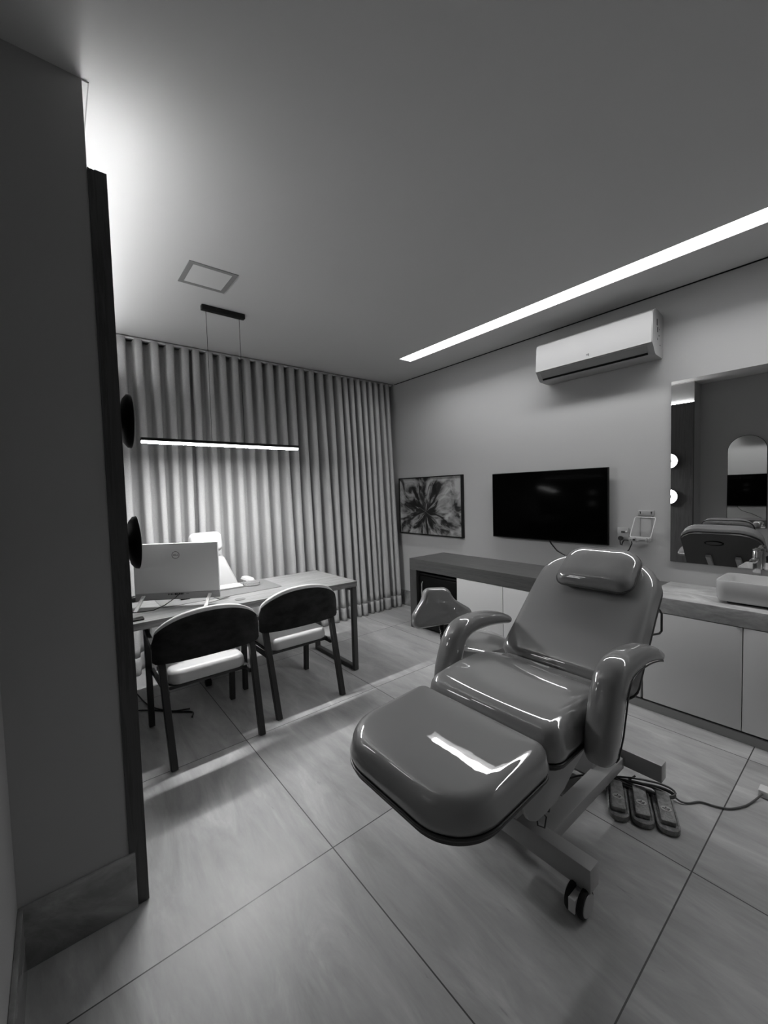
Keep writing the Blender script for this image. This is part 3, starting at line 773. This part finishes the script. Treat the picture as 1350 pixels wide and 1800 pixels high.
# seat (front roll and a soft dip towards the back)
so2 = rpoly([(1.228, .668), (1.83, .675), (1.83, 1.265), (1.228, 1.272)], [.06, .04, .04, .06], 8)
def seat_fn(u, v, h):
    s = (u - 1.228) / .6; side = abs(v - YC) / .3
    k = h / .12; rear = max(0, min(1, (s - .55) / .45)); rear = rear * rear * (3 - 2 * rear)
    lift = (.022 * math.sin(PI * min(1, max(0, s * 1.1))) + .014 * side ** 2 * math.sin(PI * min(1, max(0, s)))) * k
    return (u, v, .553 + (h + lift) * (1 - .34 * rear))
cushion(MB(), so2, seat_fn, .112, .05, .0, bulge=.008).build('seat', LE, T)
MB().prism(inset(resample(so2, 120), .004), lambda u, v, d: (u, v, d), .530, .5485, .004).build('seat_board', M['leather_base'], T)
MB().tube([(x, y, .551) for x, y in inset(resample(so2, 120), -.002)], .0045, 8, closed=True).build('seat_piping', M['leather_base'], T)
# backrest
BA = R(46); bx, bz = 1.78, .632
ca, sa = math.cos(BA), math.sin(BA)
def back_pt(s, y, h):
    # front plane of the backrest, bent gently rearwards in its upper half; h = height above that plane
    a, b, bend = .36, .66, R(9)
    x, z = bx, bz; n = 24
    if s <= a: x += ca * s; z += sa * s; an = BA
    else:
        x += ca * a; z += sa * a; ds = (s - a) / n
        for i in range(n):
            q = min(1, ((i + .5) * ds) / (b - a)); an = BA - bend * q
            x += math.cos(an) * ds; z += math.sin(an) * ds
        an = BA - bend * min(1, (s - a) / (b - a))
    return (x - math.sin(an) * h, y, z + math.cos(an) * h)
BT = .10
bo2 = rpoly([(0.0, .655), (.70, .682), (.70, 1.262), (0.0, 1.295)], [.06, .17, .17, .06], 12)
cushion(MB(), bo2, lambda u, v, h: back_pt(u, v, h - BT), BT, .05, .004, bulge=.008).build('backrest', LE, T)
MB().prism(inset(resample(bo2, 120), .004), lambda u, v, d: back_pt(u, v, d), -BT - .022, -BT - .0045, .003).build('backrest_board', M['leather_base'], T)
MB().tube([back_pt(u, v, -BT - .002) for u, v in inset(resample(bo2, 120), -.002)], .0045, 8, closed=True).build('backrest_piping', M['leather_base'], T)
rg = []
for r1, r2, h in ((.075, .040, -.024), (.073, .038, -.036), (.062, .030, -.036), (.060, .028, -.026)):
    rg.append([back_pt(.55 + r2 * math.sin(2 * PI * j / 32), 1.01 + r1 * math.cos(2 * PI * j / 32), -BT + h) for j in range(32)])
MB().loft(rg, cap=False).build('hand_hole', M['gap'], T)
MB().prism([(.47 + .010 * math.sin(2 * PI * j / 24), .965 + .022 * math.cos(2 * PI * j / 24)) for j in range(24)], lambda u, v, d: back_pt(u, v, d), -BT - .032, -BT - .0225).build('maker_badge', M['white_dim'], T)
rod = [back_pt(.47, .72, -BT - .02), back_pt(.455, .66, -BT - .03)]
a0 = Vector(back_pt(.47, .70, -BT - .02))
MB().tube([a0, a0 + Vector((.03, -.02, -.0)), a0 + Vector((.045, -.025, -.02)), a0 + Vector((.045, -.025, -.105)), a0 + Vector((.03, -.02, -.115)), a0 + Vector((-.05, .01, -.115))], .005, 8).build('towel_hook', M['black_metal'], T)
# pillow: padded, with a seam half way up
po = rpoly([(.430, .745), (.680, .750), (.680, 1.112), (.430, 1.118)], [.055, .08, .08, .055], 10)
PO = resample(po, 120); pcx, pcy = .555, .931
PA = R(40)
def pil(u, v, h):
    o = back_pt(.43, v, .006)
    return (o[0] + math.cos(PA) * (u - .43) - math.sin(PA) * h, v, o[2] + math.sin(PA) * (u - .43) + math.cos(PA) * h)
rgs = []
for ins, h in ((.09, .004), (.03, .006), (.008, .016), (.0, .032), (-.001, .038), (.003, .048), (.012, .064), (.028, .076), (.05, .083)):
    rgs.append([pil(u, v, h + .0015 * math.sin(j * 1.3) * (1 if ins < .02 else 0)) for j, (u, v) in enumerate(inset(PO, ins))])
rgs = rgs[:5]
for k in (.99, .975, .95, .91, .86, .79, .7, .58, .44, .3, .15, .04):
    rgs.append([pil(pcx + (u - pcx) * k, pcy + (v - pcy) * k, .038 + .056 * (1 - k ** 5) ** .55) for u, v in PO])
pw = empty('head_pillow', 'glossy grey head pillow lying on the treatment chair backrest', 'pillow', back_pt(.5, .93, .002))
MB().loft(rgs).build('cushion', M['leather2'], pw)
MB().tube([pil(u, v, .036) for u, v in inset(PO, -.003)], .004, 8, closed=True).build('piping', M['leather_base'], pw)

# armrests
def armrest(yc, sgn):
    path = [(1.425, .52), (1.43, .545), (1.45, .62), (1.475, .70), (1.50, .765), (1.545, .808), (1.62, .824), (1.74, .818), (1.85, .795), (1.93, .765), (1.962, .748)]
    if sgn > 0: path = [(1.425, .52), (1.43, .545), (1.45, .61), (1.475, .68), (1.50, .737), (1.545, .780), (1.62, .797), (1.74, .794), (1.85, .776), (1.925, .754), (1.955, .744)]
    wid = [.030, .048, .054, .055, .055, .054, .052, .050, .048, .042, .024]   # half width across (y)
    thk = [.030, .052, .060, .058, .055, .050, .044, .038, .032, .024, .010]    # half thickness in the bending plane
    # densify
    PTS = []
    for i in range(len(path) - 1):
        p0, p1, p2, p3 = [Vector(path[min(max(j, 0), len(path) - 1)]) for j in (i - 1, i, i + 1, i + 2)]
        for k in range(5):
            s = k / 5; q = .5 * ((2 * p1) + (-p0 + p2) * s + (2 * p0 - 5 * p1 + 4 * p2 - p3) * s * s + (-p0 + 3 * p1 - 3 * p2 + p3) * s ** 3)
            PTS.append((q, wid[i] * (1 - s) + wid[i + 1] * s, thk[i] * (1 - s) + thk[i + 1] * s))
    PTS.append((Vector(path[-1]), wid[-1], thk[-1]))
    rg = []; piping = []; m_ = 36
    for i, (q, a, b) in enumerate(PTS):
        tn = (PTS[min(i + 1, len(PTS) - 1)][0] - PTS[max(i - 1, 0)][0]).normalized(); nr = Vector((-tn.y, tn.x))
        ring = []
        for j in range(m_):
            th = 2 * PI * j / m_; cs, sn = math.cos(th), math.sin(th); e = .78
            yy = a * math.copysign(abs(cs) ** e, cs); nn = b * math.copysign(abs(sn) ** e, sn)
            ring.append((q.x + nr.x * nn, yc + yy, q.y + nr.y * nn))
        rg.append(ring)
        piping.append((q.x - nr.x * b * .75, yc + sgn * a * .93, q.y - nr.y * b * .75))
    o = MB().loft(rg).build('armrest', LE, T, angle=180)
    MB().tube(piping[3:-3], .003, 6).build('piping', M['leather_base'], o)
    MB().bar((1.47, yc - sgn * .045, .545), (1.47, yc - sgn * .09, .545), .03, .05, .003).build('armrest_bracket', M['black'], T)
armrest(.613, -1); armrest(1.340, 1)

# steel base
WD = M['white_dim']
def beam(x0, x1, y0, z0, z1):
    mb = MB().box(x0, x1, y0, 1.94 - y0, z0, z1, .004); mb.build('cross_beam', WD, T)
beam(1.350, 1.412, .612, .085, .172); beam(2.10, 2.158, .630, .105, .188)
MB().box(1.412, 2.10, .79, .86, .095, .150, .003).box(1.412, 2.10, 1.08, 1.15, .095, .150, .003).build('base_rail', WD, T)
MB().box(1.90, 2.05, .85, 1.09, .11, .30, .004).build('rear_post', WD, T)
sp_ = [(1.185, .527), (1.79, .527), (1.79, .47), (1.70, .41), (1.63, .37), (1.57, .345), (1.49, .30), (1.36, .275), (1.29, .278), (1.245, .305), (1.20, .38)]
for a, b in ((.775, .79), (1.15, 1.165)):
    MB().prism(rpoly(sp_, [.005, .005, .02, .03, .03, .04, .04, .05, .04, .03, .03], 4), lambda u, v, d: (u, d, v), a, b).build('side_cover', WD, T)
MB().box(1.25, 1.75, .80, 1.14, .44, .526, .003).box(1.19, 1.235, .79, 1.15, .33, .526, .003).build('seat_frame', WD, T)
MB().bar((1.50, .90, .14), (1.78, .90, .46), .05, .06, .004, (0, 1, 0)).bar((1.50, 1.05, .14), (1.78, 1.05, .46), .05, .06, .004, (0, 1, 0)).build('lift_arm', M['frame_grey'], T)
MB().tube([(1.45, .975, .21), (1.74, .975, .36)], .035, 16).build('actuator', M['frame_grey'], T)
MB().bar((1.80, .86, .50), back_pt(.35, .86, -BT - .05), .03, .04, .003, (0, 1, 0)).bar((1.80, 1.08, .50), back_pt(.35, 1.08, -BT - .05), .03, .04, .003, (0, 1, 0)).build('back_hinge', WD, T)
MB().tube([(1.36, .82, .26), (1.34, .80, .22), (1.37, .79, .20), (1.40, .80, .22), (1.38, .81, .25), (1.42, .80, .23), (1.47, .82, .25), (1.52, .83, .28)], .003, 6).build('motor_wire', M['cable'], T)
def caster(x, y, rz, top=.0848):
    c = MB()
    mt = Matrix.Translation((x, y, 0)) @ Matrix.Rotation(rz, 4, 'Z')
    o = MB().lathe([(.006, .024), (.034, .024), (.044, .0225), (.048, .015), (.046, .004), (.006, .004)], (0, 0, 0), 'x', 32)
    for v in o.bm.verts: v.co = mt @ (v.co + Vector((.008, 0, .0485)))
    a = o
    o2 = MB().lathe([(.006, -.024), (.034, -.024), (.044, -.0225), (.048, -.015), (.046, -.004), (.006, -.004)], (0, 0, 0), 'x', 32)
    for v in o2.bm.verts: v.co = mt @ (v.co + Vector((-.008, 0, .0485)))
    w1 = a.build('caster', M['tyre'], T); w2 = o2.build('caster_wheel', M['tyre'], w1)
    for s in (-1, 1):
        h = MB().lathe([(.0, 0), (.038, 0), (.037, .0025), (.02, .004)][1:], (0, 0, 0), 'x', 28)
        for v in h.bm.verts: v.co = mt @ (Vector((s * (.0322 + v.co.x), v.co.y, v.co.z + .0485)))
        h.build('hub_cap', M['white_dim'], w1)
    f = MB().box(-.0115, .0115, -.050, .012, .05, .083, .003).box(-.0115, .0115, -.053, -.044, .034, .083, .002)
    for v in f.bm.verts: v.co = mt @ v.co
    f.build('fork', M['white'], w1)
    p = MB().lathe([(.010, .07), (.010, top)], (0, 0, 0), 'z', 12)
    for v in p.bm.verts: v.co = mt @ v.co
    p.build('stem', M['chrome'], w1)
caster(1.345, .650, R(-90)); caster(1.381, 1.295, R(-20)); caster(2.13, 1.285, R(30), .1048)
caster(2.13, .99, R(-35), .1048)

# foot pedals
PD = Vector((.905, .425, 0)).normalized(); PW = Vector((PD.y, -PD.x, 0))
org = Vector((1.835, .760, 0)); ang = math.atan2(PD.y, PD.x)
t = empty('foot_pedal_control', 'triple grey foot pedal control on the floor by the treatment chair', 'foot pedal', (org.x, org.y, 0), ang)
for k in range(3):
    yc = -.048 - k * .093
    fo = rpoly([(.0, yc - .043), (.215, yc - .043), (.215, yc + .043), (.0, yc + .043)], [.038, .012, .012, .038], 7)
    b_ = MB(); RR = resample(fo, 72); rg = []
    for ins, z in ((.004, .002), (.0, .008), (.001, .026), (.008, .031), (.012, .027)): rg.append([(x, y, z) for x, y in inset(RR, ins)])
    b_.loft(rg).build('pedal_base', M['pedal'], t, local=True)
    pl_ = rpoly([(.028, -.028), (.205, -.026), (.205, .026), (.028, .028)], .008, 4)
    def pf_(u, v, d): return (u, yc + v, .040 + .012 * (u - .02) / .18 + d)
    pe = MB().prism(pl_, pf_, -.012, .006, .003).build('pedal', M['pedal'], t, local=True)
    ls = [(.098 + .016 * math.cos(2 * PI * j / 24), .021 * math.sin(2 * PI * j / 24)) for j in range(24)]
    la = MB().prism(ls, pf_, .0062, .0072).build('pedal_label', M['pedal_label'], pe, local=True)
    mk = MB()
    for (u, v, du, dv) in ((.098, -.008, .003, .006), (.098, .008, .003, .006), (.104, 0, .006, .0022), (.091, -.003, .0022, .007)):
        mk.prism([(u - du, v - dv), (u + du, v - dv), (u + du * .4, v + dv), (u - du * .4, v + dv)], pf_, .0073, .0079)
    mk.build('arrow_mark', M['silver_mark'], la, local=True, smooth=False)
    MB().box(.208, .228, yc - .025, yc + .025, .004, .03, .003).build('hinge_block', M['pedal'], t, local=True)

# cable bundle behind the pedals
def loopc(c0, a, b, rot, z, lab, r_=.0042):
    pts = []
    for k in range(28):
        th = 2 * PI * k / 28 * 1.0
        pts.append((c0[0] + a * math.cos(th) * math.cos(rot) - b * math.sin(th) * math.sin(rot), c0[1] + a * math.cos(th) * math.sin(rot) + b * math.sin(th) * math.cos(rot), z + .006 * math.sin(2 * th)))
    return pts
mb = MB()
rot = math.atan2(PW.y, PW.x)
for (cx, cy, a, b, dz) in ((2.13, .745, .13, .030, .010), (2.14, .72, .12, .022, .022), (2.11, .77, .11, .034, .018), (2.135, .69, .10, .028, .032), (2.10, .75, .14, .018, .036), (2.12, .71, .125, .04, .045)):
    mb.tube(loopc((cx, cy), a, b, rot + random.uniform(-.15, .15), dz, ''), .0045, 8, closed=True)
tag(mb.build('coiled_cable', M['cable_grey']), 'bundle of coiled grey cable lying behind the foot pedals', 'cable')
floor_cable([(1.86, .98, .04), (2.0, .95, .02), (2.10, .86, .012), (2.13, .80, .010), (2.16, .76, .045)], 'grey cable leading from under the treatment chair to the coiled bundle', nm='pedal_cable', mt='cable_grey')
floor_cable([(2.19, .63, .03), (2.18, .585, .012), (2.20, .555, .006), (2.25, .522, .006), (2.27, .47, .006), (2.30, .425, .006), (2.37, .385, .006), (2.44, .365, .006), (2.50, .345, .02)], 'thin cable trailing over the floor from the foot pedals to the right', .004, nm='power_cable', mt='cable_grey')
t = empty('power_adapter', 'white power adapter on the floor at the right edge of the photo', 'adapter', (2.53, .335, 0))
B(2.50, 2.56, .30, .362, .001, .036, .008).build('case', M['white'], t)
